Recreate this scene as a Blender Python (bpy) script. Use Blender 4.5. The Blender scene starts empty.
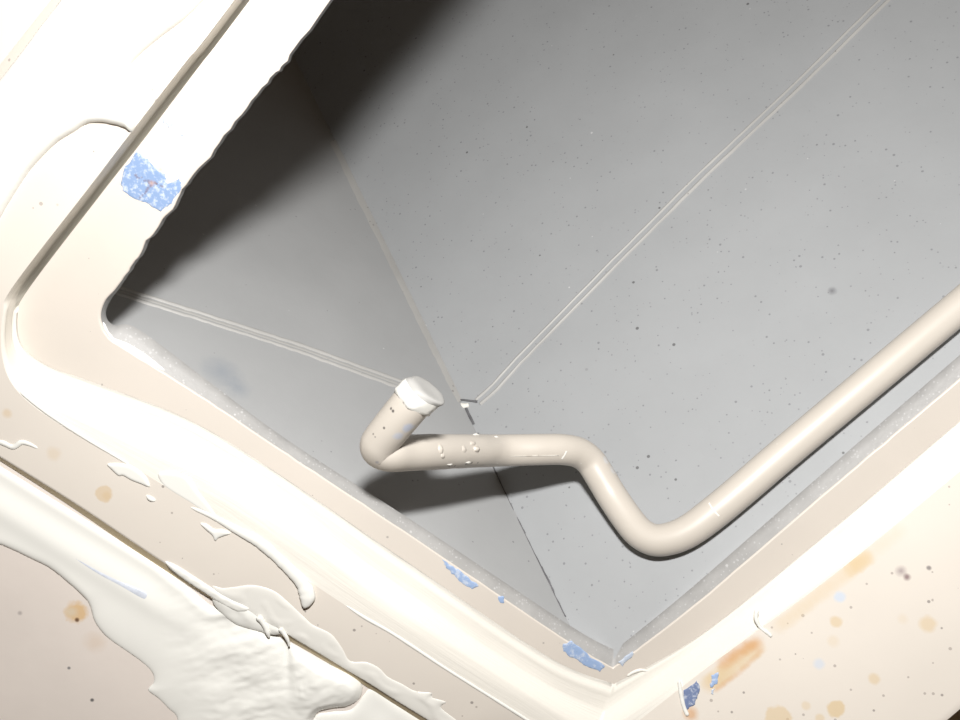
import bpy, bmesh, math, random
from mathutils import Vector, Matrix, noise

random.seed(7)
scene = bpy.context.scene
col = scene.collection

# ------------------------------------------------------------------ camera
F = 950.0                      # focal length in pixels of a 960x720 frame
H = 0.36                       # lens height over the top of the hatch frame
N = Vector((3.6, -244.8, 950.0)).normalized()      # straight down, in lens axes (x right, y down, z forward)
WZ = -N
WX = Vector((1, 0, 0)); WX = (WX - WX.dot(WZ) * WZ).normalized()
WY = WZ.cross(WX)
def to_world(v):               # lens axes -> world axes, hatch frame top is z = 0
    return Vector((v.dot(WX), v.dot(WY), v.dot(WZ) + H))
def dir_world(v):
    return Vector((v.dot(WX), v.dot(WY), v.dot(WZ)))

cam_d = bpy.data.cameras.new('camera')
cam = bpy.data.objects.new('camera', cam_d); col.objects.link(cam)
cx, cy, cz = dir_world(Vector((1, 0, 0))), dir_world(Vector((0, -1, 0))), dir_world(Vector((0, 0, -1)))
m = Matrix((cx, cy, cz)).transposed().to_4x4()
CAM = to_world(Vector((0, 0, 0)))
m.translation = CAM
cam.matrix_world = m
cam_d.sensor_fit = 'HORIZONTAL'; cam_d.sensor_width = 36.0; cam_d.lens = F / 960 * 36
cam_d.clip_start = 0.01; cam_d.clip_end = 20
scene.camera = cam

# ------------------------------------------------------------------ light: the camera's flash, and a faint dim room
FLASH = to_world(Vector((0.0086, -0.1497, 0.0)))
ld = bpy.data.lights.new('camera_flash', 'AREA')
ld.shape = 'RECTANGLE'; ld.size = 0.05; ld.size_y = 0.03; ld.energy = 3.75; ld.color = (1.0, 0.985, 0.965)
lo = bpy.data.objects.new('camera_flash', ld); col.objects.link(lo)
lo.location = FLASH
aim = to_world(Vector((0.04, 0.02, 0.45)))
lo.rotation_euler = (aim - FLASH).to_track_quat('-Z', 'Y').to_euler()
w = bpy.data.worlds.new('world'); scene.world = w; w.use_nodes = True
w.node_tree.nodes['Background'].inputs[0].default_value = (1.0, 0.66, 0.36, 1)
w.node_tree.nodes['Background'].inputs[1].default_value = 0.05
scene.view_settings.view_transform = 'Standard'
scene.view_settings.look = 'None'
scene.view_settings.gamma = 1.0
scene.view_settings.use_curve_mapping = False
scene.view_settings.exposure = 0.0

# ------------------------------------------------------------------ geometry helpers
def ray(px, py):
    return Vector(((px - 480) / F, (py - 360) / F, 1.0))
def at_z(px, py, z):           # point of the horizontal plane z that is seen at px, py
    r = dir_world(ray(px, py)); return CAM + r * ((z - CAM.z) / r.z)
def at_depth(px, py, inv):
    return to_world(ray(px, py) / inv)
def at_plane(px, py, p, n):
    r = dir_world(ray(px, py)); return CAM + r * ((p - CAM).dot(n) / r.dot(n))
def plane_inv(p):              # plane through three points given as (px, py, 1/depth)
    (x0, y0, v0), (x1, y1, v1), (x2, y2, v2) = p
    ax, ay, av, bx_, by_, bv = x1 - x0, y1 - y0, v1 - v0, x2 - x0, y2 - y0, v2 - v0
    d = ax * by_ - bx_ * ay
    a = (av * by_ - bv * ay) / d; b = (ax * bv - bx_ * av) / d
    return lambda x, y: v0 + a * (x - x0) + b * (y - y0)
CREASE_A, CREASE_B = (343, 157, 1.5656), (565, 615, 2.2851)
INV_L = plane_inv((CREASE_A, CREASE_B, (147, 300, 2.2808)))
INV_R = plane_inv((CREASE_A, CREASE_B, (880, 430, 2.413)))
def inv_wall(x, y): return max(INV_L(x, y), INV_R(x, y))
def wall_pt(x, y): return at_depth(x, y, inv_wall(x, y))
def plane_of(f):
    a, b, c = at_depth(300, 200, f(300, 200)), at_depth(500, 300, f(500, 300)), at_depth(300, 400, f(300, 400))
    n = (b - a).cross(c - a).normalized()
    if n.dot(CAM - a) < 0: n = -n
    return a, n
L_P, L_N = plane_of(INV_L)
R_P, R_N = plane_of(INV_R)

def link(name, me, mat, parent=None, smooth=True):
    o = bpy.data.objects.new(name, me); col.objects.link(o)
    if mat: me.materials.append(mat)
    if parent: o.parent = parent
    if smooth:
        for p in me.polygons: p.use_smooth = True
    return o
def mesh_py(name, v, f, mat, parent=None, smooth=True):
    me = bpy.data.meshes.new(name); me.from_pydata([tuple(p) for p in v], [], f)
    bm = bmesh.new(); bm.from_mesh(me); bmesh.ops.recalc_face_normals(bm, faces=bm.faces); bm.to_mesh(me); bm.free()
    me.update()
    return link(name, me, mat, parent, smooth)
def thing(o, label, cat, group=None):
    o['label'] = label; o['category'] = cat
    if group: o['group'] = group
    return o
def empty(name, loc=(0, 0, 0)):
    o = bpy.data.objects.new(name, None); col.objects.link(o); o.empty_display_size = 0.02
    return o
def nz(x, y, s=1.0, k=0.0): return noise.noise(Vector((x * s, y * s, k)))

# ------------------------------------------------------------------ materials
def new_mat(name):
    mt = bpy.data.materials.new(name); mt.use_nodes = True
    nt = mt.node_tree; b = nt.nodes['Principled BSDF']
    return mt, nt, b
def rgb(r, g, b):              # 0..1 linear
    return (r, g, b, 1)
def n_noise(nt, vec, scale, detail=3, rough=0.55):
    n = nt.nodes.new('ShaderNodeTexNoise'); n.inputs['Scale'].default_value = scale
    n.inputs['Detail'].default_value = detail; n.inputs['Roughness'].default_value = rough
    nt.links.new(vec, n.inputs['Vector']); return n.outputs['Fac']
def n_map(nt, val, a, b, c=0.0, d=1.0):
    n = nt.nodes.new('ShaderNodeMapRange'); n.inputs[1].default_value = a; n.inputs[2].default_value = b
    n.inputs[3].default_value = c; n.inputs[4].default_value = d; n.clamp = True
    nt.links.new(val, n.inputs[0]); return n.outputs[0]
def n_mix(nt, fac, a, b):
    n = nt.nodes.new('ShaderNodeMix'); n.data_type = 'RGBA'
    if isinstance(fac, float): n.inputs[0].default_value = fac
    else: nt.links.new(fac, n.inputs[0])
    for s, v in ((6, a), (7, b)):
        if isinstance(v, tuple): n.inputs[s].default_value = v
        else: nt.links.new(v, n.inputs[s])
    return n.outputs[2]
def n_math(nt, op, a, b):
    n = nt.nodes.new('ShaderNodeMath'); n.operation = op
    for i, v in enumerate((a, b)):
        if isinstance(v, (int, float)): n.inputs[i].default_value = v
        else: nt.links.new(v, n.inputs[i])
    return n.outputs[0]
def n_specks(nt, vec, scale, rad, share, seed=0.0):
    """mask of small scattered dots: random cells of a voronoi pattern"""
    add = nt.nodes.new('ShaderNodeVectorMath'); add.operation = 'ADD'; add.inputs[1].default_value = (seed, seed * 1.7, seed * .3)
    nt.links.new(vec, add.inputs[0])
    v = nt.nodes.new('ShaderNodeTexVoronoi'); v.inputs['Scale'].default_value = scale
    nt.links.new(add.outputs[0], v.inputs['Vector'])
    sep = nt.nodes.new('ShaderNodeSeparateColor'); nt.links.new(v.outputs['Color'], sep.inputs[0])
    keep = n_map(nt, sep.outputs[0], share, share - 0.01, 0, 1)
    size = n_math(nt, 'MULTIPLY', sep.outputs[1], rad)
    d = n_math(nt, 'SUBTRACT', v.outputs['Distance'], size)
    dot = n_map(nt, d, 0.03, -0.01, 0, 1)
    return n_math(nt, 'MULTIPLY', keep, dot)
def n_pos(nt):
    return nt.nodes.new('ShaderNodeNewGeometry').outputs['Position']
def n_bump(nt, b, h, strength, dist):
    n = nt.nodes.new('ShaderNodeBump'); n.inputs['Strength'].default_value = strength; n.inputs['Distance'].default_value = dist
    nt.links.new(h, n.inputs['Height']); nt.links.new(n.outputs[0], b.inputs['Normal'])
def n_spots(nt, pos, colour, spots, wob=0.5):
    """stains: (point, radius, colour, strength, softness)"""
    wn = n_noise(nt, pos, 260, 3); 
    for (p, r, c, s, soft) in spots:
        d = nt.nodes.new('ShaderNodeVectorMath'); d.operation = 'DISTANCE'; d.inputs[1].default_value = p
        nt.links.new(pos, d.inputs[0])
        dd = n_math(nt, 'ADD', d.outputs['Value'], n_math(nt, 'MULTIPLY', n_math(nt, 'SUBTRACT', wn, 0.5), r * wob * 2))
        mk = n_map(nt, dd, r * (1 + soft), r * (1 - soft), 0.0, s)
        colour = n_mix(nt, mk, colour, rgb(*c))
    return colour
def paint(name, base, rough=0.4, var=0.06, specks=None, spots=(), bump=(220, 0.1, 0.0006), spec=0.5, vscale=18, wob=.5, streak=0.0):
    mt, nt, b = new_mat(name); pos = n_pos(nt)
    f = n_noise(nt, pos, vscale, 4)
    lo_ = tuple(c * (1 - var) for c in base); hi_ = tuple(min(1, c * (1 + var)) for c in base)
    c = n_mix(nt, n_map(nt, f, 0.3, 0.7), rgb(*lo_), rgb(*hi_))
    for (sc, rad, share, colr, s, seed) in (specks or ()):
        mk = n_specks(nt, pos, sc, rad, share, seed)
        c = n_mix(nt, n_math(nt, 'MULTIPLY', mk, s), c, rgb(*colr))
    if spots: c = n_spots(nt, pos, c, spots, wob)
    nt.links.new(c, b.inputs['Base Color'])
    b.inputs['Roughness'].default_value = rough; b.inputs['Specular IOR Level'].default_value = spec
    h_ = n_noise(nt, pos, bump[0], 3)
    if streak:                 # brush lines along the frame
        u = nt.nodes.new('ShaderNodeUVMap'); u.uv_map = 'along'
        mp = nt.nodes.new('ShaderNodeMapping'); mp.inputs['Scale'].default_value = (14, 16, 1)
        nt.links.new(u.outputs[0], mp.inputs[0])
        h_ = n_math(nt, 'ADD', h_, n_math(nt, 'MULTIPLY', n_noise(nt, mp.outputs[0], 1.0, 4, 0.6), streak))
    n_bump(nt, b, h_, bump[1], bump[2])
    return mt

DARK = (0.05, 0.045, 0.045)
GREY_L = (0.365, 0.37, 0.372); GREY_R = (0.352, 0.362, 0.370)
M = {}
M['grey_left'] = paint('grey_paint_left', GREY_L, 0.6, 0.04,
    [(420, 0.22, 0.03, (0.18, 0.18, 0.18), 0.7, 1.0), (300, 0.22, 0.012, (0.6, 0.6, 0.6), 0.7, 4.0)],
    spots=[(tuple(wall_pt(222, 372)), 0.006, (0.22, 0.25, 0.29), 0.55, 0.9), (tuple(wall_pt(238, 388)), 0.004, (0.22, 0.25, 0.29), 0.5, 0.9)], spec=0.25)
M['grey_right'] = paint('grey_paint_right', GREY_R, 0.6, 0.04,
    [(420, 0.28, 0.16, (0.14, 0.14, 0.15), 0.55, 2.0), (640, 0.3, 0.10, (0.16, 0.16, 0.17), 0.5, 9.0), (190, 0.18, 0.05, (0.10, 0.10, 0.10), 0.8, 3.0), (300, 0.2, 0.014, (0.62, 0.62, 0.62), 0.7, 5.0)],
    spots=[(tuple(wall_pt(832, 291)), 0.0014, (0.15, 0.15, 0.16), 0.8, 0.8)], spec=0.25)
M['grey_edge'] = paint('grey_overspray', (0.365, 0.36, 0.352), 0.55, 0.10,
    [(900, 0.45, 0.40, (0.56, 0.56, 0.56), 0.45, 2.2), (420, 0.26, 0.12, (0.64, 0.64, 0.64), 0.5, 8.2)], bump=(500, 0.25, 0.0008), vscale=60)
M['seam'] = paint('seam_paint', (0.405, 0.40, 0.385), 0.45, 0.10, [(420, 0.3, 0.10, (0.2, 0.19, 0.18), 0.7, 1.2)])
M['crack'] = paint('crack_dirt', (0.12, 0.12, 0.125), 0.8, 0.3, vscale=200)
CREAM = (0.75, 0.695, 0.625)
_a, _b, _c = at_z(704, 670, 0), at_z(964, 468, 0), at_z(1020, 659, 0.024)
RR_P, RR_N = _a, (_b - _a).cross(_c - _a).normalized()       # right side of the rim, rising gently outwards
if RR_N.z < 0: RR_N = -RR_N
def zp(x, y, z=0.0):
    if z == 0.0 and x > 640: return tuple(at_plane(x, y, RR_P, RR_N))
    return tuple(at_z(x, y, z))
PX = 0.42 / F                  # about one pixel of the photograph at the frame, in metres
ORANGE, YELL, OCH = (0.62, 0.30, 0.09), (0.68, 0.52, 0.30), (0.66, 0.47, 0.24)
def line_spots(pts, r, c, s, soft, z=0.0, n=6):
    out = []
    for (a, b) in zip(pts[:-1], pts[1:]):
        for i in range(n):
            t = i / n; out.append((zp(a[0] + (b[0] - a[0]) * t, a[1] + (b[1] - a[1]) * t, z), r * PX, c, s, soft))
    return out
rim_spots = []
rim_spots += line_spots([(780, 626), (850, 570), (868, 556)], 7, YELL, 0.18, 0.35, n=14)
rim_spots += line_spots([(868, 556), (905, 526)], 6, YELL, 0.10, 0.6, n=6)
rim_spots += line_spots([(709, 684), (730, 669), (760, 645)], 8, YELL, 0.30, 0.3, n=7)
rim_spots += line_spots([(722, 664), (742, 650), (760, 641)], 5, ORANGE, 0.30, 0.7, n=6)
rim_spots += line_spots([(716, 690), (740, 672), (764, 648)], 2.4, ORANGE, 0.25, 0.6, n=8)
rim_spots += [(zp(691, 714), 6 * PX, ORANGE, 0.6, 0.5),
    (zp(836, 709), 8 * PX, YELL, 0.75, 0.15), (zp(779, 718), 12 * PX, YELL, 0.6, 0.12), (zp(874, 679), 5 * PX, YELL, 0.55, 0.3),
    (zp(928, 624), 7 * PX, YELL, 0.55, 0.3), (zp(836, 622), 5 * PX, YELL, 0.6, 0.3), (zp(833, 641), 5 * PX, YELL, 0.25, 0.4),
    (zp(806, 706), 4 * PX, YELL, 0.4, 0.3), (zp(820, 718), 4 * PX, YELL, 0.5, 0.3), (zp(903, 619), 4 * PX, YELL, 0.2, 0.5),
    (zp(840, 597), 5 * PX, (0.6, 0.66, 0.75), 0.9, 0.3), (zp(819, 664), 4.5 * PX, (0.6, 0.66, 0.75), 0.7, 0.4),
    (zp(901, 571), 3.5 * PX, (0.3, 0.24, 0.25), 0.7, 0.8), (zp(907, 577), 2.6 * PX, (0.2, 0.12, 0.13), 0.8, 0.6), (zp(929, 568), 2 * PX, (0.2, 0.18, 0.18), 0.8, 0.4),
    (zp(104, 494), 8 * PX, OCH, 0.5, 0.12), (zp(107, 496), 4 * PX, OCH, 0.3, 0.4), (zp(54, 454), 6 * PX, OCH, 0.25, 0.4), (zp(7, 413), 4 * PX, OCH, 0.4, 0.4)]
RIM_SPECK = [(330, 0.24, 0.12, (0.28, 0.24, 0.22), 0.55, 2.6), (200, 0.14, 0.12, (0.12, 0.10, 0.10), 0.6, 6.0)]
M['rim'] = paint('cream_paint', CREAM, 0.38, 0.025, RIM_SPECK, rim_spots, bump=(120, 0.05, 0.0006), wob=0.35)
M['flange'] = paint('cream_paint_inner', (0.69, 0.635, 0.57), 0.34, 0.03, [(420, 0.24, 0.05, (0.3, 0.28, 0.26), 0.6, 1.6)], bump=(120, 0.08, 0.0006))
M['step'] = paint('cream_sealant_coat', (0.78, 0.75, 0.685), 0.25, 0.02, bump=(90, 0.16, 0.0010), streak=2.2)
M['sealant'] = paint('white_sealant', (0.84, 0.835, 0.79), 0.2, 0.015, bump=(70, 0.05, 0.0006))
M['sealant_thin'] = paint('white_sealant_film', (0.80, 0.785, 0.735), 0.3, 0.03, bump=(70, 0.05, 0.0006))
M['scratch'] = paint('blue_tinged_sealant', (0.66, 0.70, 0.78), 0.3, 0.14, vscale=260)
M['under'] = paint('tan_gap_shade', (0.60, 0.49, 0.31), 0.6, 0.08)  # tan of old sealant plus the gap's warm shade, painted into the colour
FB_SP = []
M['floor'] = None
BLUE = (0.30, 0.42, 0.66)
def chip_mat(name, base, seed, extra=()):
    mt, nt, b = new_mat(name); pos = n_pos(nt)
    f = n_noise(nt, pos, 420 + seed, 5, 0.7)
    c = n_mix(nt, n_map(nt, f, 0.50, 0.62), rgb(*base), rgb(*(0.45 * c_ + 0.55 * d_ for c_, d_ in zip(base, (0.70, 0.74, 0.80)))))
    f2 = n_noise(nt, pos, 700 + seed, 4, 0.7)
    c = n_mix(nt, n_map(nt, f2, 0.66, 0.72, 0, 0.6), c, rgb(0.16, 0.18, 0.25))
    if extra: c = n_spots(nt, pos, c, extra, 1.2)
    nt.links.new(c, b.inputs['Base Color']); b.inputs['Roughness'].default_value = 0.6
    return mt
M['blue_scratched'] = chip_mat('scratched_blue_undercoat', (0.22, 0.32, 0.52), 0,
    [(zp(150 + i * 2 + random.uniform(-1.2, 1.2), 182 + i * 0.8 + random.uniform(-1.5, 1.5), -0.0098), random.uniform(0.7, 1.5) * PX, (0.16, 0.11, 0.13), 0.75, 0.7) for i in range(-7, 7)] + [(zp(152, 183, -0.0098), 2.6 * PX, (0.5, 0.30, 0.22), 0.7, 0.6)] +
    [(zp(150 - i * 1.5 + random.uniform(-1, 1), 186 + i * 1.9, -0.0098), random.uniform(0.6, 1.3) * PX, (0.16, 0.12, 0.16), 0.7, 0.7) for i in range(0, 7)])
M['blue'] = chip_mat('blue_undercoat', (0.32, 0.44, 0.67), 20)
M['blue_pale'] = chip_mat('pale_blue_undercoat', (0.50, 0.57, 0.68), 40)
M['blue_dark'] = chip_mat('dark_blue_undercoat', (0.16, 0.21, 0.36), 90)

# ------------------------------------------------------------------ cavity walls
def big_wall(name, p0, n, u0, e1, ra, rb, mat, back):
    """a slab in the plane (p0, n); u0 runs along the corner, e1 away from it; cut off under the hatch frame"""
    bm = bmesh.new()
    pts = [p0 + u0 * a + e1 * b for (a, b) in ((ra[0], rb[0]), (ra[1], rb[0]), (ra[1], rb[1]), (ra[0], rb[1]))]
    top = [bm.verts.new(p) for p in pts]; bot = [bm.verts.new(p - n * back) for p in pts]
    bm.faces.new(top); bm.faces.new(bot[::-1])
    for i in range(4): bm.faces.new((top[i], bot[i], bot[(i + 1) % 4], top[(i + 1) % 4]))
    g = bm.verts[:] + bm.edges[:] + bm.faces[:]
    r = bmesh.ops.bisect_plane(bm, geom=g, plane_co=(0, 0, -0.0112), plane_no=(0, 0, 1), clear_outer=True)
    ed = [e for e in r['geom_cut'] if isinstance(e, bmesh.types.BMEdge)]
    if ed: bmesh.ops.contextual_create(bm, geom=ed)
    bmesh.ops.recalc_face_normals(bm, faces=bm.faces)
    me = bpy.data.meshes.new(name); bm.to_mesh(me); bm.free()
    o = link(name, me, mat, None, False); o['kind'] = 'structure'
    return o
cA, cB = at_depth(*CREASE_A), at_depth(*CREASE_B)
cdir = (cA - cB).normalized()              # down into the cavity
def away(n, far):
    e = cdir.cross(n).normalized()
    return e if e.dot(far - cB) > 0 else -e
eL = away(L_N, at_depth(147, 300, INV_L(147, 300)))
eR = away(R_N, at_depth(880, 430, INV_R(880, 430)))
wall_left = big_wall('wall_left', cB, L_N, cdir, eL, (-0.12, 0.55), (0, 0.50), M['grey_left'], 0.006)
wall_right = big_wall('wall_right', cB, R_N, cdir, eR, (-0.12, 0.55), (0, 0.75), M['grey_right'], 0.006)
thing(wall_left, 'grey painted left inner wall of the cavity', 'wall')
thing(wall_right, 'speckled grey painted right inner wall of the cavity', 'wall')
# the side of the cavity under the left frame member, out of sight behind the shadow
q = at_depth(120, 60, INV_L(120, 60))
bn = (at_depth(480, 150, 1.6) - q); bn.z = 0; bn.normalize()
up = Vector((0, 0, 1)); sd = up.cross(bn)
bp = q - bn * 0.06
v = [bp + sd * a + up * b for (a, b) in ((-0.7, -0.5), (0.7, -0.5), (0.7, 0.3), (-0.7, 0.3))]
for p in v: p.z = min(p.z, -0.02)
v2 = [p - bn * 0.006 for p in v]
wb = mesh_py('wall_back', v + v2, [(0, 1, 2, 3), (7, 6, 5, 4), (0, 4, 5, 1), (1, 5, 6, 2), (2, 6, 7, 3), (3, 7, 4, 0)], M['grey_left'], None, False)
wb['kind'] = 'structure'; thing(wb, 'shadowed grey wall deep under the left frame member', 'wall')

def ribbon_on_wall(name, pts, width_px, height, mat, parent, f_inv, jitter=0.0, n=60, lift=0.0):
    """a low rounded ridge running along a wall"""
    P, NN = (L_P, L_N) if f_inv is INV_L else (R_P, R_N)
    px = resample(pts, n)
    vs, fs = [], []
    for i, (x, y) in enumerate(px):
        a = px[max(i - 1, 0)]; b = px[min(i + 1, len(px) - 1)]
        t = Vector((b[0] - a[0], b[1] - a[1])).normalized(); nn = Vector((-t.y, t.x))
        wv = width_px * (1 + jitter * nz(x, y, 0.15, 3))
        j = jitter * 1.2 * nz(x, y, 0.09, 9)
        for k in range(5):
            s = (k / 4 - 0.5)
            q_ = at_depth(x + nn.x * (s * wv + j), y + nn.y * (s * wv + j), f_inv(x + nn.x * (s * wv + j), y + nn.y * (s * wv + j)))
            vs.append(q_ + NN * (height * (1 - (2 * s) ** 2) + lift))
    for i in range(len(px) - 1):
        for k in range(4):
            a = i * 5 + k; fs.append((a, a + 1, a + 6, a + 5))
    return mesh_py(name, vs, fs, mat, parent)
def resample(pts, n):
    d = [0]
    for a, b in zip(pts[:-1], pts[1:]): d.append(d[-1] + math.hypot(b[0] - a[0], b[1] - a[1]))
    out = []; j = 0
    for i in range(n):
        s = d[-1] * i / (n - 1)
        while j < len(d) - 2 and d[j + 1] < s: j += 1
        t = (s - d[j]) / max(1e-9, d[j + 1] - d[j])
        out.append(tuple(pts[j][k] + (pts[j + 1][k] - pts[j][k]) * t for k in range(len(pts[0]))))
    return out

seamB = [(60, 272), (120, 291), (200, 316), (300, 348), (380, 377), (428, 394)]
def shift(pts, dx, dy): return [(x + dx, y + dy) for x, y in pts]
ribbon_on_wall('seam_bead', shift(seamB, 1, -3.2), 3.2, 0.0007, M['seam'], wall_left, INV_L, 0.5)
ribbon_on_wall('seam_bead', shift(seamB, -1, 3.2), 3.0, 0.0007, M['seam'], wall_left, INV_L, 0.5)
ribbon_on_wall('seam_groove', seamB, 2.2, 0.00015, M['crack_soft'] if 'crack_soft' in M else M['seam'], wall_left, INV_L, 0.3)
seamC = [(478, 402), (492, 390), (520, 359), (570, 308), (610, 267), (700, 177), (800, 83), (882, 2), (960, -75)]
ribbon_on_wall('seam_bead', shift(seamC, -2.4, -2.4), 2.6, 0.0006, M['seam'], wall_right, INV_R, 0.3)
ribbon_on_wall('seam_bead', shift(seamC, 2.2, 2.2), 3.4, 0.0009, M['seam'], wall_right, INV_R, 0.3)
# corner fillet above the junction, and the cracked seam below it
ribbon_on_wall('corner_fillet', [(335, 140), (350, 172), (385, 243), (420, 315), (450, 376), (463, 400)], 11, 0.0006, M['seam'], wall_left, INV_L, 0.2)
crackD = [(466, 408), (474, 425), (486, 452), (497, 475), (509, 502), (523, 531), (535, 554), (548, 580), (556, 598), (566, 617)]
seg = resample(crackD, 26)
i = 0
while i < 25:
    ln = random.choice((2, 3, 4)); e = min(25, i + ln)
    ribbon_on_wall('seam_crack', [seg[k] for k in range(i, e + 1)], random.uniform(1.2, 2.6), 0.0003, M['crack'], wall_right, INV_R, 0.6, n=12, lift=0.0003)
    i = e + (1 if random.random() < 0.35 else 0)
ribbon_on_wall('seam_crack', [(456, 403), (462, 400), (470, 401), (478, 402)], 1.8, 0.0003, M['crack'], wall_right, INV_R, 0.3, n=12, lift=0.0006)

# ------------------------------------------------------------------ hatch frame: rails in plan, swept
def rails():
    Z = {'E': -0.010, 'F': -0.010, 'G1': -0.0088, 'G2': -0.0014, 'H': 0.0, 'O': 0.0}
    E = [(624, -401), (330, 0), (262, 88), (190, 180), (150, 238), (118, 285), (104, 302), (100, 318), (106, 334), (120, 346), (195, 393), (280, 450), (413, 538), (560, 637), (613, 669)]
    Fr = [(540, -388), (250, 0), (198, 68), (141, 143), (98, 198), (30, 287), (18, 313), (22, 345), (48, 366), (92, 382), (185, 418), (268, 467), (400, 557), (547, 656), (614, 684)]
    G1 = [(537, -390), (247, -2), (195, 66), (138, 141), (95, 196), (25, 287), (13, 313), (15, 348), (37, 375), (80, 396), (175, 434), (258, 481), (387, 577), (534, 676), (606, 708)]
    G2 = [(529, -392), (239, -2), (187, 64), (133, 137), (90, 192), (18, 286), (7, 312), (6, 352), (21, 383), (62, 411), (158, 457), (244, 503), (374, 594), (522, 693), (594, 740)]
    Hh = [(525, -392), (235, -1), (184, 64), (129, 135), (87, 190), (14, 285), (3, 312), (2, 355), (15, 388), (53, 420), (147, 475), (228, 527), (359, 614), (506, 706), (592, 758)]
    O = [(390, -425), (92, -38), (60, 2), (20, 53), (-25, 110), (-90, 190), (-120, 260), (-130, 330), (-110, 390), (-60, 421), (70, 501), (190, 580), (322, 653), (455, 737), (736, 900)]
    bl = dict(E=E, F=Fr, G1=G1, G2=G2, H=Hh, O=O)
    rt = dict(E=[E[-1], (702, 600), (830, 490), (962, 378), (1120, 243), (1320, 72)],
              F=[Fr[-1], (702, 634), (830, 531), (962, 419), (1120, 284), (1320, 113)],
              G1=[G1[-1], (703, 640), (831, 537), (963, 425), (1121, 290), (1321, 119)],
              G2=[G2[-1], (703, 667), (832, 572), (964, 463), (1122, 329), (1322, 160)],
              H=[Hh[-1], (704, 670), (832, 576), (964, 468), (1122, 334), (1322, 165)],
              O=[O[-1], (880, 778), (1020, 659), (1150, 548), (1310, 413), (1510, 243)])
    return Z, bl, rt
Z, BL, RT = rails()
def catmull(P, sub):
    out = []
    for i in range(len(P) - 1):
        p0 = P[max(i - 1, 0)]; p1 = P[i]; p2 = P[i + 1]; p3 = P[min(i + 2, len(P) - 1)]
        for k in range(sub):
            t = k / sub
            out.append(tuple(0.5 * ((2 * p1[j]) + (-p0[j] + p2[j]) * t + (2 * p0[j] - 5 * p1[j] + 4 * p2[j] - p3[j]) * t * t + (-p0[j] + 3 * p1[j] - 3 * p2[j] + p3[j]) * t ** 3) for j in range(2)))
    out.append(P[-1]); return out
SUB = 14
RAIL = {}
for k in BL:
    a = catmull(BL[k], SUB); b = catmull(RT[k], SUB)
    RAIL[k] = a + b[1:]
NST = len(RAIL['E'])
LEFT_END = 5 * SUB
# torn paint along the left lip
tornE = []
for i, (x, y) in enumerate(RAIL['E']):
    if i <= LEFT_END:
        f = min(1, (LEFT_END - i) / SUB)
        j = (3.2 * nz(x, y, 0.055, 2) + 2.6 * nz(x, y, 0.16, 5) + 1.6 * nz(x, y, 0.4, 8)) * f
        tornE.append((x + 0.81 * j, y + 0.58 * j))
    else:
        j = 0.8 * nz(x, y, 0.10, 2); tornE.append((x, y + j))
RAIL['E'] = tornE

hatch = empty('hatch_frame')
thing(hatch, 'cream painted hatch frame with stepped rim around the grey cavity', 'hatch frame')
def loft(name, rows, mat, parent, close_last=None):
    vs, fs = [], []
    n = len(rows[0])
    for r in rows: vs += r
    for r in range(len(rows) - 1):
        for i in range(n - 1):
            fs.append((r * n + i, r * n + i + 1, (r + 1) * n + i + 1, (r + 1) * n + i))
    o = mesh_py(name, vs, fs, mat, parent)
    uv = o.data.uv_layers.new(name='along'); along = [0.0]
    for a, b in zip(rows[0][:-1], rows[0][1:]): along.append(along[-1] + (b - a).length)
    for lp in o.data.loops:
        vi = lp.vertex_index; uv.data[lp.index].uv = (along[vi % n], (vi // n) / (len(rows) - 1))
    return o
def row(k, dz=0.0, f=None): return [at_z(x, y, Z[k] + dz) for (x, y) in RAIL[k]]
def lerp_rows(a, b, t): return [p.lerp(q_, t) for p, q_ in zip(a, b)]
rE, rF, rG1, rG2, rH, rO = (row(k) for k in ('E', 'F', 'G1', 'G2', 'H', 'O'))
for i in range(13 * SUB, NST):             # the right side of the rim rises gently outwards
    k = min(1, (i - 13 * SUB) / SUB)
    rO[i] = at_z(*RAIL['O'][i], 0).lerp(at_plane(*RAIL['O'][i], RR_P, RR_N), k)
    if i >= 14 * SUB: rH[i] = at_plane(*RAIL['H'][i], RR_P, RR_N)
# flange with a slightly rounded lip
lipin = [p - Vector((0, 0, 0.0012)) for p in rE]
rE_in = lerp_rows(rE, rF, 0.03)
loft('flange', [lipin, rE, rE_in, lerp_rows(rE, rF, 0.5), lerp_rows(rE, rF, 0.97), rF], M['flange'], hatch)
# curved step
def cubic(a, b, c, d, t): return a * (1 - t) ** 3 + b * 3 * t * (1 - t) ** 2 + c * 3 * t * t * (1 - t) + d * t ** 3
def wl(i): return max(0.0, min(1.0, (5.9 * SUB - i) / (0.9 * SUB)))    # a narrow slot under the left side of the rim
slot_f = [p - Vector((0, 0, 0.034 * wl(i))) for i, p in enumerate(rF)]
for i in range(NST):
    k = wl(i)
    if k > 0:
        under = Vector((rH[i].x, rH[i].y, -0.044)); rG1[i] = rG1[i].lerp(under, k)
        side = Vector((rH[i].x, rH[i].y, -0.003)); rG2[i] = rG2[i].lerp(side, k)
st = [rF, slot_f, lerp_rows(slot_f, rG1, .5), rG1]
for t in (0.12, 0.3, 0.5, 0.7, 0.88):
    z = lerp_rows(rG1, rG2, t)
    st.append([Vector((p.x, p.y, p.z + 0.0006 * math.sin((t - 0.5) * 2 * math.pi))) for p in z])
st += [rG2, lerp_rows(rG2, rH, 0.5), rH]
wavy = []
for r_i, r_ in enumerate(st):
    s_ = 0 if r_i in (0, 1, len(st) - 1) else 1
    wavy.append([p + Vector((0, 0, s_ * 0.00035 * noise.noise(Vector((p.x * 30 + r_i * 2.3, p.y * 30, 0))))) for p in r_])
loft('step', wavy, M['step'], hatch)
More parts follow.
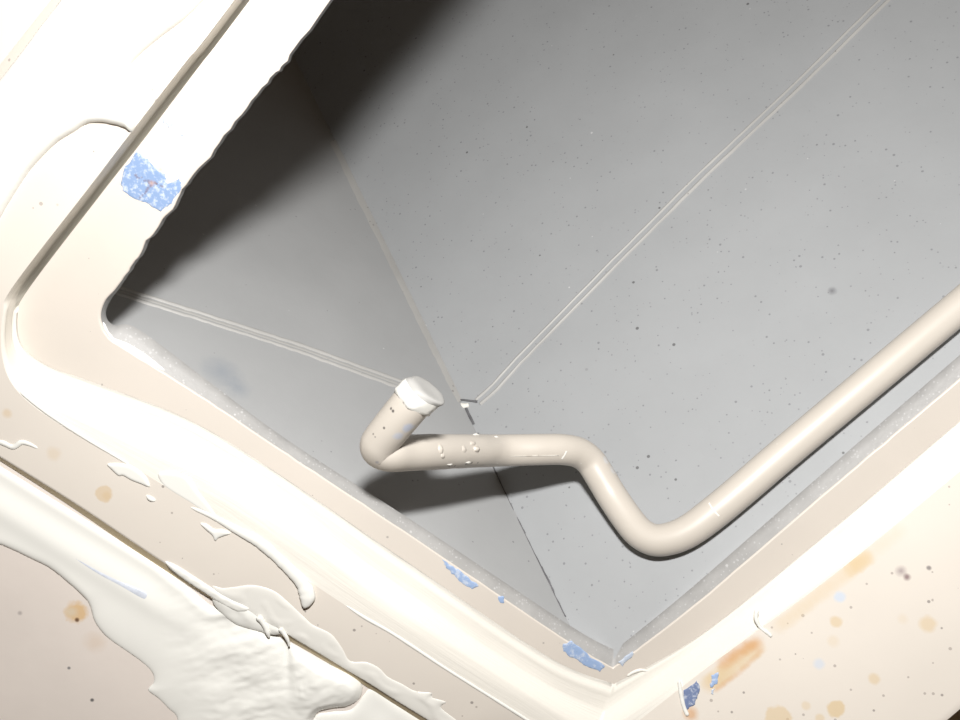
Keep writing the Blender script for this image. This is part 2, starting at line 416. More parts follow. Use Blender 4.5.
# raised rim
rows = [lerp_rows(rH, rO, t) for t in (0, 0.01, 0.02, 0.2, 0.4, 0.6, 0.8, 0.96, 0.984, 1.0)]
rows[-1] = [p - Vector((0, 0, 0.0004)) for p in rows[-1]]
skirt1 = [p - Vector((0, 0, 0.0045)) for p in rows[-1]]
loft('rim', rows, M['rim'], hatch)
FLOOR_Z = -0.0024
skirt2 = []
for a, b in zip(rows[-1], rows[-2]):
    d = (b - a); d.z = 0; d.normalize()
    skirt2.append(Vector((a.x, a.y, FLOOR_Z - 0.0003)) - d * 0.0042)
cut = 7 * SUB
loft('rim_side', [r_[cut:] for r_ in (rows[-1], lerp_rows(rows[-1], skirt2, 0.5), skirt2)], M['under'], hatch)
loft('rim_side', [r_[:cut + 1] for r_ in (rows[-1], lerp_rows(rows[-1], skirt2, 0.5), skirt2)], M['rim'], hatch)
# inside edge of the opening
E2px_bl = [(630, -398), (336, 4), (268, 91), (197, 184), (157, 240), (124, 285), (110, 301), (106, 315), (114, 325), (138, 329), (212, 384), (289, 441), (422, 527), (569, 625), (615, 650)]
E2px_rt = [(615, 650), (690, 589), (815, 480), (947, 366), (1104, 231), (1304, 60)]
e2 = catmull(E2px_bl, SUB) + catmull(E2px_rt, SUB)[1:]
rE2 = []
for i, (x, y) in enumerate(e2):
    if i <= 6 * SUB:
        base = rE[i] - Vector((0, 0, 0.005))
        if i > 5 * SUB:
            t = (i - 5 * SUB) / SUB; base = base.lerp(at_z(x, y, -0.0165), t)
        rE2.append(base)
    else:
        rE2.append(at_z(x, y, -0.0165))
mid = lerp_rows(lipin, rE2, 0.5)
foot = []
for i, p in enumerate(rE2):
    q_ = at_depth(*e2[i], inv_wall(*e2[i]))
    t = max(0.0, min(1.0, (i - 6 * SUB) / SUB))
    foot.append((p - Vector((0, 0, 0.0005))).lerp(at_depth(*e2[i], inv_wall(*e2[i]) * 0.996), t))
loft('opening_edge', [lipin, mid, rE2, foot], M['grey_edge'], hatch)

# ------------------------------------------------------------------ floor around the frame
FB_P = at_z(185, 588, FLOOR_Z)
fdir = (at_z(190, 580, 0) - at_z(280, 450, 0)); fdir.z = 0; fdir.normalize()
FB_N = Vector((-fdir.x * 0.16, -fdir.y * 0.16, 1.0)).normalized()
def fb(px, py): return at_plane(px, py, FB_P, FB_N)
M['floor'] = paint('pinkish_floor_paint', (0.73, 0.665, 0.61), 0.4, 0.04, [(300, 0.24, 0.012, (0.2, 0.18, 0.17), 0.7, 7.5)],
    [(tuple(fb(76, 612)), 10 * PX, (0.66, 0.42, 0.17), 0.75, 0.25), (tuple(fb(71, 612)), 5 * PX, (0.66, 0.58, 0.45), 0.7, 0.5), (tuple(fb(77, 620)), 2 * PX, (0.12, 0.06, 0.03), 0.9, 0.4),
     (tuple(fb(95, 642)), 8 * PX, (0.62, 0.45, 0.30), 0.3, 0.6), (tuple(fb(20, 613)), 2 * PX, (0.3, 0.27, 0.26), 0.6, 0.5), (tuple(fb(92, 700)), 1.6 * PX, (0.1, 0.1, 0.1), 0.9, 0.4), (tuple(fb(69, 668)), 1.4 * PX, (0.2, 0.2, 0.2), 0.9, 0.4)],
    bump=(60, 0.12, 0.0012))
def floor_ring():
    inner, outer = [], []
    for i, (a, b) in enumerate(zip(rows[-1], rows[-2])):
        d = a - b; d.z = 0; d.normalize()
        p = Vector((a.x, a.y, FLOOR_Z)) + d * 0.0038
        def onf(p_): return Vector((p_.x, p_.y, FB_P.z - ((p_.x - FB_P.x) * FB_N.x + (p_.y - FB_P.y) * FB_N.y) / FB_N.z))
        # sloping outer face on the near-left side, level elsewhere
        k = 1.0 if 9 * SUB < i < 14 * SUB else 0.0
        inner.append(Vector((p.x, p.y, FLOOR_Z)).lerp(onf(p), k)); q_ = p + d * 0.5
        outer.append(Vector((q_.x, q_.y, FLOOR_Z)).lerp(onf(q_), k))
    rws = [inner] + [lerp_rows(inner, outer, t) for t in (0.05, 0.2, 0.5)] + [outer]
    o = loft('floor', rws, M['floor'], None)
    o['kind'] = 'structure'; thing(o, 'pinkish beige painted surface outside the hatch frame', 'surface')
floor_ring()

# ------------------------------------------------------------------ smears of sealant
def poly_dist(x, y, P):
    inside = False; best = 1e9; bp = None
    n = len(P)
    for i in range(n):
        x1, y1 = P[i]; x2, y2 = P[(i + 1) % n]
        if (y1 > y) != (y2 > y) and x < (x2 - x1) * (y - y1) / (y2 - y1) + x1: inside = not inside
        dx, dy = x2 - x1, y2 - y1
        t = max(0, min(1, ((x - x1) * dx + (y - y1) * dy) / (dx * dx + dy * dy + 1e-12)))
        qx, qy = x1 + t * dx, y1 + t * dy
        d = (x - qx) ** 2 + (y - qy) ** 2
        if d < best: best = d; bp = (qx, qy)
    return (math.sqrt(best) if inside else -math.sqrt(best)), bp
def smear(name, outline, base, nrm, thick, edge, mat, parent=None, step=2.0, relief=None, smooth_outline=True, lift=0.0):
    """a mass lying on a surface: outline in plan, rounded edge of the given width, relief(x, y, d) adds height (metres)"""
    P = outline
    if smooth_outline:
        Q = P + P[:3]; P = []
        cm = catmull([outline[-1]] + outline + outline[:2], 4)
        P = cm[4:4 + 4 * len(outline)]
    xs = [p[0] for p in P]; ys = [p[1] for p in P]
    x0, y0 = min(xs) - step, min(ys) - step
    nx = int((max(xs) + step - x0) / step) + 2; ny = int((max(ys) + step - y0) / step) + 2
    info = {}
    for j in range(ny):
        for i in range(nx):
            x, y = x0 + i * step, y0 + j * step
            info[(i, j)] = (x, y) + poly_dist(x, y, P)
    used = {}; vs = []; fs = []
    def vert(k):
        if k in used: return used[k]
        x, y, d, bp = info[k]
        if d < 0: x, y, d = bp[0], bp[1], 0.0
        e = min(1.0, d / (edge(x, y) if callable(edge) else edge))
        h = thick * math.sqrt(max(0.0, 1 - (1 - e) ** 2))
        if relief and d > 0: h += relief(x, y, d) * e
        h = max(h, 0.00002)
        used[k] = len(vs); vs.append(base(x, y) + nrm * (h + lift)); return used[k]
    for j in range(ny - 1):
        for i in range(nx - 1):
            ks = [(i, j), (i + 1, j), (i + 1, j + 1), (i, j + 1)]
            if sum(info[k][2] > 0 for k in ks) >= 1 and max(info[k][2] for k in ks) > 0 and min(info[k][2] for k in ks) > -1.5 * step:
                fs.append([vert(k) for k in ks])
    # close underneath
    nv = len(vs)
    edges = {}
    for f in fs:
        for a, b in zip(f, f[1:] + f[:1]):
            key = (min(a, b), max(a, b)); edges.setdefault(key, []).append((a, b))
    low = {}
    for key, l in edges.items():
        if len(l) == 1:
            for k in key:
                if k not in low:
                    low[k] = len(vs); vs.append(vs[k] - nrm * (0.0004 + lift))
            a, b = l[0]; fs.append([b, a, low[a], low[b]])
    return mesh_py(name, vs, fs, mat, parent)
def bead(name, pts, base, nrm, mat, parent=None, n=40, seg=10, flat=0.8, sink=0.85):
    """a laid string of sealant: (px, py, width px[, lift m]) with rounded ends"""
    pts = [tuple(p) + ((0.0,) if len(p) == 3 else ()) for p in pts]
    cm = []
    for i in range(len(pts) - 1):
        p0 = pts[max(i - 1, 0)]; p1 = pts[i]; p2 = pts[i + 1]; p3 = pts[min(i + 2, len(pts) - 1)]
        for k in range(8):
            t = k / 8
            cm.append(tuple(0.5 * ((2 * p1[j]) + (-p0[j] + p2[j]) * t + (2 * p0[j] - 5 * p1[j] + 4 * p2[j] - p3[j]) * t * t + (-p0[j] + 3 * p1[j] - 3 * p2[j] + p3[j]) * t ** 3) for j in range(4)))
    cm.append(pts[-1])
    C = resample(cm, n)
    pos = []; rad = []
    for i, (x, y, w_, l) in enumerate(C):
        b = base(x, y); dpt = (b - CAM).length
        r = 0.5 * w_ * dpt / F * (1 + 0.12 * nz(x, y, 0.2, 4))
        e = min(i, n - 1 - i) / (n * 0.06)
        if e < 1: r *= math.sqrt(max(0.02, 1 - (1 - e) ** 2))
        pos.append(b + nrm * (l + r * flat * (1 - sink) - 0.00005)); rad.append(r)
    vs, fs = [], []
    for i in range(n):
        t = (pos[min(i + 1, n - 1)] - pos[max(i - 1, 0)]).normalized()
        s = t.cross(nrm).normalized(); u = s.cross(t)
        for k in range(seg):
            a = 2 * math.pi * k / seg
            vs.append(pos[i] + s * (math.cos(a) * rad[i]) + u * (math.sin(a) * rad[i] * flat))
    for i in range(n - 1):
        for k in range(seg):
            fs.append((i * seg + k, i * seg + (k + 1) % seg, (i + 1) * seg + (k + 1) % seg, (i + 1) * seg + k))
    fs.append(tuple(range(seg))); fs.append(tuple((n - 1) * seg + k for k in range(seg)))
    return mesh_py(name, vs, fs, mat, parent)
UPV = Vector((0, 0, 1))
top = lambda x, y: at_z(x, y, 0.0)
flan = lambda x, y: at_z(x, y, -0.010)

# big flap over the left rim
flapP = [(133, 131), (126, 128), (116, 125), (101, 122.5), (87, 124), (74, 132), (58, 142), (43, 156), (29, 172), (17, 190), (7, 206), (-4, 224), (-40, 270), (-75, 200), (-30, 118), (2, 78), (26, 47), (46, 20), (95, -42), (150, -110), (255, -110), (232, -30), (203, 1), (184, 20), (160, 38), (140, 55), (129, 69), (138, 84), (141, 104)]
o = smear('sealant_smear', flapP, top, UPV, 0.0036, 10, M['sealant'], None, 2.5,
          lambda x, y, d: 0.0006 * nz(x, y, 0.02, 1) + 0.0002 * nz(x, y, 0.07, 8), True)
thing(o, 'broad white sealant smear with a curled lip across the upper left rim', 'sealant')
ridge = [(-10, 92, 8), (12, 66, 8), (30, 42, 9), (44, 22, 8), (62, 0, 8)]
# bed and lump below the lower rim
def onbed(x, y): return fb(x, y)
bedP = [(-45, 439), (0, 466), (40, 491), (80, 516), (120, 541), (160, 566.5), (190, 588), (212, 606), (226, 606), (244, 613), (258, 622), (270, 633), (284, 639), (300, 648), (325, 662), (350, 673), (362, 684), (360, 698), (347, 706.5), (328, 709), (314, 718), (300, 765), (170, 765), (178, 722), (168, 708), (158, 698), (148, 690), (154, 682), (152, 672), (142, 662), (128, 652), (107, 637), (95, 622), (90, 606), (85, 598), (70, 584), (50, 568), (30, 558), (2, 545), (-45, 528)]
def bed_relief(x, y, d):
    a = 0.0
    lump = max(0.0, min(1.0, (x - 150) / 90)) 
    u = x * 0.97 - y * 0.26 ; v_ = x * 0.26 + y * 0.97 + 5 * nz(x, y, 0.03, 2)
    a += lump * (0.0007 * nz(u * 0.3, v_, 0.055, 3) + 0.00034 * nz(u * 0.35, v_, 0.15, 6) + 0.00016 * nz(u * 0.4, v_, 0.34, 11))
    a += 0.0007 * max(0, nz(x, y, 0.22, 13)) * math.exp(-(((x - 301) / 9) ** 2 + ((y - 680) / 14) ** 2))
    a += lump * 0.0024 * max(0, nz(x, y, 0.018, 7) + 0.25)
    rimside = max(0.0, 1 - abs(y - (598 + 0.62 * (x - 215))) / 26.0); a += lump * 0.0012 * rimside * (0.6 + 0.8 * nz(x, y, 0.06, 5))
    g = math.exp(-(((x - 318) / 30) ** 2 + ((y - 678) / 26) ** 2)); a += 0.0028 * g
    g = math.exp(-(((x - 250) / 26) ** 2 + ((y - 646) / 14) ** 2)); a += 0.0016 * g
    # a furrow between the two lobes
    fx = 286 + 0.06 * (y - 640); a -= 0.0016 * math.exp(-((x - fx) / 5) ** 2) * max(0, min(1, (700 - y) / 50)) * (1 if y > 625 else 0)
    # long flat run: trough next to the rim, low ridge outside
    s = (y - (545 + 0.62 * (x - 60))); a += (1 - lump) * (0.0009 * math.exp(-((s) / 14) ** 2) - 0.0004 * math.exp(-((s + 25) / 10) ** 2))
    return a
def bed_edge(x, y):            # wiped out thin towards the lower left, thick elsewhere
    k = max(0.0, min(1.0, (x - 88) / 40)) * max(0.0, min(1.0, (255 - x) / 40))
    t = max(0.0, min(1.0, (y - (575 + 0.62 * (x - 150))) / 60)); return 8 + 36 * k * t * t * (3 - 2 * t)
o = smear('sealant_smear', bedP, onbed, FB_N, 0.0014, bed_edge, M['sealant'], None, 1.8, bed_relief)
lg = smear('scratch', [(66, 550), (84, 559), (104, 570), (126, 581), (146, 590), (148, 596), (143, 597), (122, 585), (100, 573), (80, 560)], lambda x, y: onbed(x, y) + FB_N * 0.0021, FB_N, 0.0003, 4, M['scratch'], o, 1.2)
lg['label'] = 'pale blue scratch in the sealant'
thing(o, 'thick lumpy white sealant mass smeared below the lower left rim', 'sealant')
bedP2 = [(312, 722), (330, 712), (352, 709), (372, 687), (392, 700), (430, 724), (470, 755), (440, 790), (300, 790)]
o = smear('sealant_smear', bedP2, onbed, FB_N, 0.0008, 8, M['sealant'], None, 2.2, lambda x, y, d: 0.0002 * nz(x, y, 0.05, 3))
thing(o, 'smooth white sealant patch at the bottom edge under the rim', 'sealant')
# wiped film along the outer rim edge
rimP = [(212, 586), (222, 588), (234, 587), (253, 585), (274, 591), (289, 603), (304, 617), (313, 625), (331, 634), (342, 648), (350, 661), (366, 662), (379, 668), (388, 677), (402, 684), (415, 691), (432, 693), (430, 697), (446, 702), (441, 708), (462, 726), (452, 738), (434, 724), (400, 703), (370, 684), (345, 669), (322, 655), (300, 642), (280, 630), (262, 621), (240, 608), (221, 598)]
o = smear('sealant_smear', rimP, top, UPV, 0.0004, 7, M['sealant_thin'], None, 1.5,
          lambda x, y, d: 0.0005 * max(0, nz(x * 0.6 + y * 0.4, y - 0.6 * x, 0.08, 4)))
thing(o, 'thin wavy white sealant film wiped along the lower rim edge', 'sealant')
lipP = [(165, 561), (178, 566), (192, 575), (206, 584), (222, 594), (236, 601), (250, 608), (240, 612), (222, 604), (205, 593), (188, 582), (172, 570)]
o = smear('sealant_smear', lipP, top, UPV, 0.0009, 3, M['sealant'], None, 1.5, lambda x, y, d: 0.0003 * nz(x, y, 0.15, 4))
thing(o, 'narrow torn white sealant lip hanging over the dark gap', 'sealant')
brP = [(214, 592), (226, 594), (240, 600), (254, 608), (266, 616), (280, 625), (284, 632), (274, 635), (262, 632), (250, 629), (236, 624), (222, 614), (213, 602)]
o = smear('sealant_smear', brP, lambda x, y: at_z(x, y, -0.0008), UPV, 0.0014, 11, M['sealant'], None, 1.4, lambda x, y, d: 0.0006 * nz(x, y, 0.07, 4) + 0.0001 * nz(x, y, 0.2, 2))
thing(o, 'lumpy white sealant bridge across the dark gap, joining rim and lump', 'sealant')
for pts, lab in (([(258, 616, 6), (264, 624, 5), (268, 633, 4), (269, 638, 2)], 'small white sealant spike hanging over the gap beside the lump'),
                 ([(280, 628, 5), (286, 636, 4), (289, 643, 3), (289, 647, 1.5)], 'thin white sealant spike hanging over the gap, right of the other')):
    o = bead('sealant_string', pts, lambda x, y: at_z(x, y, 0.0004), UPV, M['sealant'], n=30, seg=8, sink=0.6)
    thing(o, lab, 'sealant', 'sealant spikes over the gap')
# curled string of sealant on the rim
o = bead('sealant_string', [(190, 507, 3), (215, 518, 5), (238, 531, 8), (258, 542, 10), (275, 556, 10), (290, 570, 11, 0.0002), (302, 582, 13, 0.0006), (308, 594, 15, 0.0012), (305, 606, 9, 0.0020)], top, UPV, M['sealant'], n=70, seg=12, flat=0.45, sink=0.8)
thing(o, 'white sealant string curling off the lower left rim', 'sealant')
for pts, lab in (([(345, 605, 2), (365, 618, 3.6), (388, 631, 3), (410, 645, 3.4), (440, 665, 3), (470, 684, 3), (505, 706, 3), (560, 741, 3)], 'thin straight white sealant bead along the lower rim toward the bottom'),
                 ([(20, 392, 3), (40, 408, 3.4), (60, 422, 3.6), (85, 438, 3.4), (110, 453, 3), (130, 465, 2.5)], 'thin white sealant bead around the rounded left rim corner'),
                 ([(-10, 440, 4), (3, 443, 5), (13, 447, 5), (21, 442.5, 5), (29, 444, 4), (38, 448.5, 2)], 'short wavy white sealant squiggle at the left picture edge')):
    o = bead('sealant_bead', pts, top, UPV, M['sealant'], n=60, seg=8, flat=0.5)
    thing(o, lab, 'sealant', 'sealant beads on the rim')
for P, lab, th in (([(107, 464), (118, 463), (130, 465), (140, 471), (147, 478), (150, 487), (141, 484), (131, 480), (123, 475.5), (119, 476), (112, 470)], 'jagged white sealant dab on the lower left rim', 0.0007),
                   ([(146, 495), (151, 496), (156, 500), (153, 502), (148, 500)], 'tiny white sealant crumb beside the jagged dab', 0.0008),
                   ([(200, 523), (207, 524), (214, 529), (222, 529), (231, 533), (224, 536), (219, 538), (215, 541), (212, 535), (205, 529)], 'small pointed white sealant dab beside the curling string', 0.0008),
                   ([(158, 473), (172, 472), (186, 476), (197, 490), (212, 508), (220, 520), (205, 513), (190, 503), (172, 492), (162, 484)], 'glossy white sealant patch on the step of the lower left rim', 0.0007)):
    bs = top if 'step' not in lab else (lambda x, y: at_z(x, y, -0.0006))
    o = smear('sealant_dab', P, bs, UPV, th, 3, M['sealant'], None, 1.2)
    thing(o, lab, 'sealant', 'loose sealant dabs on the rim')
o = bead('sealant_bead', [(103, 322, 3), (107, 332, 4), (114, 340, 4.5), (127, 346, 6), (143, 356, 6.5), (156, 365, 5), (165, 371, 2)], lambda x, y: at_z(x, y, -0.012), UPV, M['sealant'], n=50, seg=10)
thing(o, 'white sealant bead on the rounded inner corner of the opening', 'sealant')
o = bead('sealant_string', [(757, 610, 4), (756, 618, 4), (760, 627, 3), (768, 633, 4), (772, 637, 3)], lambda x, y: at_plane(x, y, RR_P, RR_N), RR_N, M['sealant'], n=40, seg=8)
thing(o, 'short white sealant strand beside the orange rust stain', 'sealant')
o = bead('sealant_string', [(679, 680, 3), (681, 694, 4), (684, 707, 4), (688, 716, 4)], lambda x, y: at_plane(x, y, RR_P, RR_N), RR_N, M['sealant'], n=40, seg=8)
thing(o, 'white sealant strand at the left end of the dark blue chip', 'sealant')
o = bead('sealant_bead', [(627, 676, 2), (634, 672, 3), (641, 670, 3), (649, 671.5, 2)], flan, UPV, M['sealant_thin'], n=30, seg=8)
thing(o, 'short curved sealant bead near the bottom corner of the opening', 'sealant')
o = bead('sealant_bead', [(459, 404, 4), (464, 406, 6), (469, 405, 5)], lambda x, y: at_depth(x, y, INV_R(x, y)), R_N, M['sealant_thin'], n=24, seg=10)
thing(o, 'small pale sealant dab where the cavity seams meet', 'sealant')

# ------------------------------------------------------------------ chipped paint on the frame
def chip(outline, base, mat, step=1.3):
    P = []
    for i, (x, y) in enumerate(outline):
        x2, y2 = outline[(i + 1) % len(outline)]
        for k in range(4):
            t = k / 4; X = x + (x2 - x) * t; Y = y + (y2 - y) * t
            P.append((X + 2.6 * nz(X, Y, 0.43, 2), Y + 2.6 * nz(X, Y, 0.43, 7)))
    o = smear('paint_chip', P, base, UPV, 0.00012, 2, mat, hatch, step, None, False)
    return o
c = chip([(137, 152), (148, 160), (154, 166), (165, 174), (166, 183), (180, 180), (182, 186), (178, 194), (169, 205), (161, 212), (150, 205), (135, 199), (124, 192), (120, 183), (126, 166)], flan, M['blue_scratched']); c['label'] = 'blue chipped patch with rusty scratches'
for P, mk in (([(163, 117), (168, 118), (174, 124), (170, 127), (163, 123)], 'blue_pale'), ([(179, 135), (186, 129), (188, 131), (182, 137)], 'blue_pale'),
              ([(442, 559), (452, 566), (465, 574), (479, 586), (472, 589), (460, 582), (455, 575), (445, 565)], 'blue'), ([(498, 596), (504, 597), (504, 603), (499, 602)], 'blue'),
              ([(562, 645), (572, 641), (587, 654), (605, 666), (600, 672), (587, 667), (577, 660), (565, 652)], 'blue'), ([(618, 662), (632, 652), (634, 654), (622, 666)], 'blue_pale')):
    chip(P, flan, M[mk])
for P, mk in (([(697, 681), (700, 686), (698, 696), (695, 704), (685, 711), (683, 704), (684, 691)], 'blue_dark'), ([(712, 676), (718, 673), (718, 683), (711, 688)], 'blue'), ([(711, 690), (714, 690), (713, 696)], 'blue_pale')):
    chip(P, lambda x, y: at_plane(x, y, RR_P, RR_N) + RR_N * 0.0001, M[mk])

# ------------------------------------------------------------------ the bent tube
def tube_inv(x, y, d, r=0.0073):
    if d == 0:                 # lying against the right wall
        v_ = dir_world(ray(x, y)); return 1.0 / (((R_P - CAM).dot(R_N) + r * 1.03) / v_.dot(R_N))
    return inv_wall(x, y + d) + d / 142.0      # depth from the gap between the tube and the wall behind it
TUBE = [  # centre line (px, py, gap, outer radius in m)
    (1240, 72, 0, .0073), (1100, 189, 0, .0073), (960, 306, 0, .0073), (874, 378, 0, .0073), (789, 449, 0, .0073), (740, 491, 0, .0073), (712, 514, 0, .0073),
    (690, 530, 0, .0072), (672, 538, 0, .0072), (655, 540, 0, .0072), (640, 533, 0, .0072), (627, 518, 0, .0072), (612, 496, 6, .0072), (600, 476, 8.5, .0072), (590, 461, 11, .0072),
    (578, 452.5, 15, .0072), (562, 449.5, 20, .0072), (540, 449.5, 25, .0072), (500, 450.5, 33, .0073), (470, 451, 37, .0073), (430, 452, 43, .0074), (404, 453, 46, .0074), (390, 453, 48, .0074)]
TUBE = [(x, y, tube_inv(x, y, d), r) for (x, y, d, r) in TUBE]
_v = TUBE[-1][2]
TUBE += [(381, 450, _v + .012, .0074), (379, 445, _v + .024, .0075), (383, 438, _v + .036, .0075), (395, 423, _v + .06, .0076), (409, 406, _v + .085, .0077), (420, 393, _v + .10, .0077)]
def cm_n(P, sub):
    out = []
    for i in range(len(P) - 1):
        p0 = P[max(i - 1, 0)]; p1 = P[i]; p2 = P[i + 1]; p3 = P[min(i + 2, len(P) - 1)]
        for k in range(sub):
            t = k / sub
            out.append(tuple(0.5 * ((2 * p1[j]) + (-p0[j] + p2[j]) * t + (2 * p0[j] - 5 * p1[j] + 4 * p2[j] - p3[j]) * t * t + (-p0[j] + 3 * p1[j] - 3 * p2[j] + p3[j]) * t ** 3) for j in range(len(p1))))
    out.append(P[-1]); return out
tc = cm_n(TUBE, 8)
def sweep(name, C, R, mat, parent, seg=28, cap=True):
    vs, fs = [], []
    n = len(C); u = None
    for i in range(n):
        t = (C[min(i + 1, n - 1)] - C[max(i - 1, 0)]).normalized()
        if u is None: u = t.orthogonal().normalized()
        u = (u - t * u.dot(t)).normalized(); s = t.cross(u)
        for k in range(seg):
            a = 2 * math.pi * k / seg
            r = R(i, a) if callable(R) else R[i]
            vs.append(C[i] + u * (math.cos(a) * r) + s * (math.sin(a) * r))
    for i in range(n - 1):
        for k in range(seg):
            fs.append((i * seg + k, i * seg + (k + 1) % seg, (i + 1) * seg + (k + 1) % seg, (i + 1) * seg + k))
    if cap: fs.append(tuple(range(seg))); fs.append(tuple((n - 1) * seg + k for k in range(seg)))
    return mesh_py(name, vs, fs, mat, parent)
TC = [at_depth(x, y, v_) for (x, y, v_, r) in tc]
TR = [r for (*_, r) in tc]
def tube_front(px, py):
    """point of the tube surface facing the lens near a pixel, and its outward normal"""
    best = min(range(len(tc)), key=lambda i: (tc[i][0] - px) ** 2 + (tc[i][1] - py) ** 2)
    c_ = TC[best]; r = TR[best]; t = (TC[min(best + 1, len(TC) - 1)] - TC[best - 1]).normalized()
    d = dir_world(ray(px, py)).normalized()
    # ray against an endless cylinder
    w0 = CAM - c_; dp = d - t * d.dot(t); wp = w0 - t * w0.dot(t)
    A = dp.dot(dp); B = 2 * dp.dot(wp); Cc = wp.dot(wp) - r * r
    disc = max(0, B * B - 4 * A * Cc); s = (-B - math.sqrt(disc)) / (2 * A)
    p = CAM + d * s; nn = (p - c_); nn = (nn - t * nn.dot(t)).normalized()
    return p, nn, t
tsp = []
for (x, y, r, c_, s) in ((408, 428, 5, (0.42, 0.48, 0.62), 0.7), (399, 436, 4, (0.45, 0.50, 0.62), 0.6), (405, 418, 1.2, DARK, 0.0), (393, 411, 1.4, DARK, 0.9), (391, 408.5, 1.2, DARK, 0.8), (384, 428, 1.0, DARK, 0.8), (373, 434, 1.0, DARK, 0.8), (375, 437, 0.9, DARK, 0.7), (400, 396, 1.6, DARK, 0.9), (405, 402, 1.8, DARK, 0.9), (377, 462, 2, (0.25, 0.25, 0.3), 0.6),
                         (450, 465.5, 1.3, DARK, 0.8), (455, 466, 1.2, DARK, 0.7), (466, 464, 1.4, DARK, 0.8), (472, 463, 1.3, DARK, 0.8), (478, 463, 1.1, DARK, 0.7), (497, 444, 1.3, DARK, 0.8), (501, 446, 1.2, DARK, 0.8), (499, 448, 1.0, DARK, 0.7),
                         (613, 470, 4, (0.62, 0.66, 0.72), 0.4), (606, 460, 4, (0.62, 0.66, 0.72), 0.4)):
    tsp.append((tuple(tube_front(x, y)[0]), r * PX, c_, s, 0.4))
M['tube'] = paint('tube_paint', (0.575, 0.53, 0.47), 0.40, 0.03, [(420, 0.2, 0.012, (0.75, 0.73, 0.7), 0.6, 3.3)], tsp, bump=(150, 0.06, 0.0006), wob=0.8)
tube = empty('bent_tube')
thing(tube, 'cream painted bent metal tube lying along the grey cavity wall', 'tube')
def trad(i, a):
    x, y, v_, r = tc[i]
    e = 0.0
    if 425 < x < 500: e = 0.00018 * noise.noise(Vector((x * .12, a * 2, 1))) + 0.00015 * noise.noise(Vector((x * .3, a * 5, 4)))
    return r + e
body = sweep('tube_body', TC, trad, M['tube'], tube, 32)
# sealant plug in the open end
ax = (TC[-1] - TC[-6]).normalized(); r0 = TR[-1]
sd_ = ax.orthogonal().normalized(); sq = ax.cross(sd_)
prof = [(-0.0045, 0.985), (-0.0042, 1.04), (-0.0028, 1.09), (-0.0005, 1.10), (0.0014, 1.07), (0.0026, 1.02), (0.0034, 0.93), (0.0036, 0.78), (0.0034, 0.5), (0.0033, 0.02)]
vs, fs = [], []
LEAN = (dir_world(Vector((0.9, 0.2, 0)))).normalized(); LEAN = (LEAN - ax * LEAN.dot(ax)).normalized()      # the plug sits askew
SG = 36
for j, (h_, k_) in enumerate(prof):
    for i in range(SG):
        a = 2 * math.pi * i / SG
        lob = 1 + 0.09 * noise.noise(Vector((math.cos(a) * 2, math.sin(a) * 2, j * 0.45))) + (0.06 * noise.noise(Vector((math.cos(a) * 5, math.sin(a) * 5, j * .8))) if j < 5 else 0)
        hh = h_ - (0.0016 * max(0, noise.noise(Vector((math.cos(a) * 2.5, math.sin(a) * 2.5, 9)))) if j < 3 else 0)
        r = r0 * k_ * lob
        vs.append(TC[-1] + ax * hh + LEAN * (max(0, j - 2) ** 1.3 * 0.00032) + sd_ * (math.cos(a) * r) + sq * (math.sin(a) * r))
CUT = 4
def lathe_part(name, j0, j1, mat, cap):
    fs = [((j - j0) * SG + i, (j - j0) * SG + (i + 1) % SG, (j - j0 + 1) * SG + (i + 1) % SG, (j - j0 + 1) * SG + i) for j in range(j0, j1) for i in range(SG)]
    if cap: fs.append(tuple((j1 - j0) * SG + i for i in range(SG)))
    return mesh_py(name, vs[j0 * SG:(j1 + 1) * SG], fs, mat, tube)
M['plug'] = paint('grey_white_plug', (0.42, 0.415, 0.40), 0.6, 0.05)
lathe_part('plug_collar', 0, CUT, M['sealant'], False)['label'] = 'ragged white sealant collar round the tube end'
lathe_part('end_plug', CUT, len(prof) - 1, M['plug'], True)['label'] = 'grey-white plug closing the tube end'
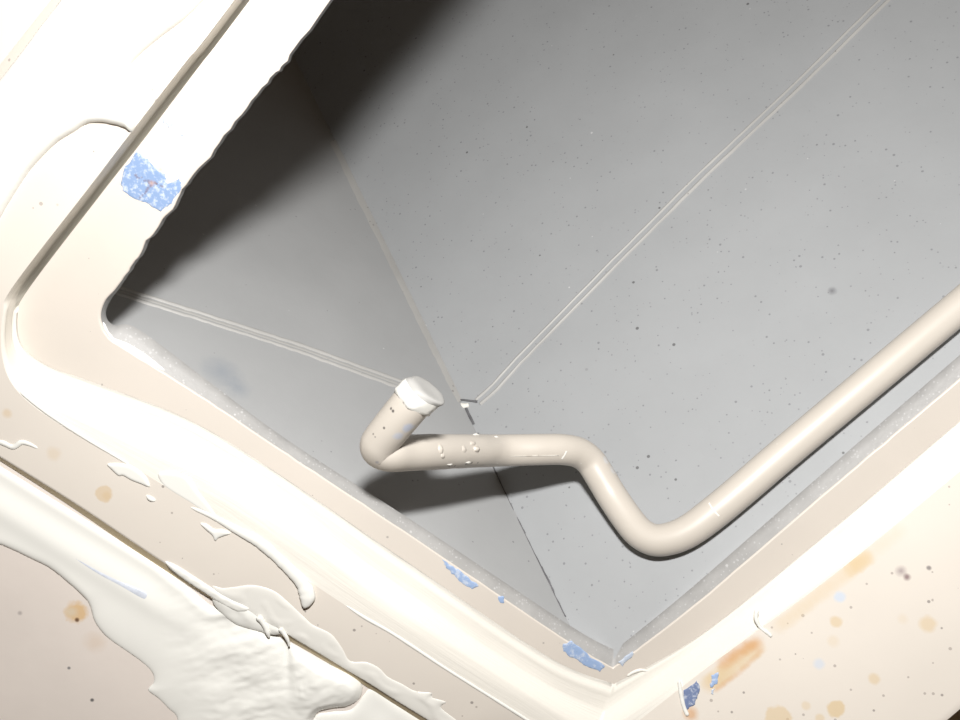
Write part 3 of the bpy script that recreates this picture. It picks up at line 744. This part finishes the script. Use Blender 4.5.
def lump(px, py, rx, ry, h_, name='paint_lump', mat='tube', rot=0.0, k=0):
    p, nn, t = tube_front(px, py)
    b = nn.cross(t).normalized(); vs, fs = [], []
    S, RN = 14, 5
    for j in range(RN):
        q_ = (j + 1) / RN
        for i in range(S):
            a = 2 * math.pi * i / S
            rr = q_ * (1 + 0.3 * noise.noise(Vector((math.cos(a) * 1.5 + k, math.sin(a) * 1.5, px * .1))))
            vs.append(p + t * (math.cos(a + rot) * rx * PX * rr) + b * (math.sin(a + rot) * ry * PX * rr) + nn * (h_ * (1 - q_ ** 2) * (1 + 0.3 * noise.noise(Vector((i, j, k)))) - 0.0004 * (q_ == 1) - 0.00025))
    c0 = len(vs); vs.append(p + nn * h_)
    for j in range(RN - 1):
        for i in range(S): fs.append((j * S + i, j * S + (i + 1) % S, (j + 1) * S + (i + 1) % S, (j + 1) * S + i))
    for i in range(S): fs.append((c0, i, (i + 1) % S))
    return mesh_py(name, vs, fs, M[mat], tube)
for k, (x, y, rx, ry, h_, mt) in enumerate(((441, 449, 4, 5, .0009, 'tube'), (443, 456, 4, 3, .0008, 'tube'), (464, 449, 5, 4, .0007, 'tube'), (473, 443, 5, 3, .0008, 'tube'), (477, 449, 5, 3.4, .0012, 'tube'), (476, 434.6, 6, 1.6, .0008, 'sealant_thin'), (496, 437, 5, 2.2, .0007, 'sealant_thin'), (500, 443, 4, 3.5, .0008, 'sealant_thin'), (468, 462.5, 6, 1.8, .0007, 'sealant_thin'), (450, 464.5, 6, 1.4, .0006, 'sealant_thin'))):
    lump(x, y, rx, ry, h_, mat=mt, k=k)
# fine raised coating edges running round the tube
def ring_ridge(pxs):
    vs, fs = [], []
    for (x, y) in pxs:
        p, nn, t = tube_front(x, y)
        vs += [p - t * 0.0005 - nn * 0.0001, p + nn * 0.0003, p + t * 0.0005 - nn * 0.0001]
    for i in range(len(pxs) - 1):
        for k in range(2): fs.append((i * 3 + k, i * 3 + k + 1, i * 3 + k + 4, i * 3 + k + 3))
    mesh_py('coating_edge', vs, fs, M['sealant_thin'], tube)
ring_ridge([(497, 463), (499, 459), (501, 455)])
ring_ridge([(562, 459), (565, 455), (567, 451)])
ring_ridge([(709, 503), (712, 508), (716, 513), (719, 516)])
ring_ridge([(503 + i * 7, 456.5 - i * 0.15) for i in range(9)])
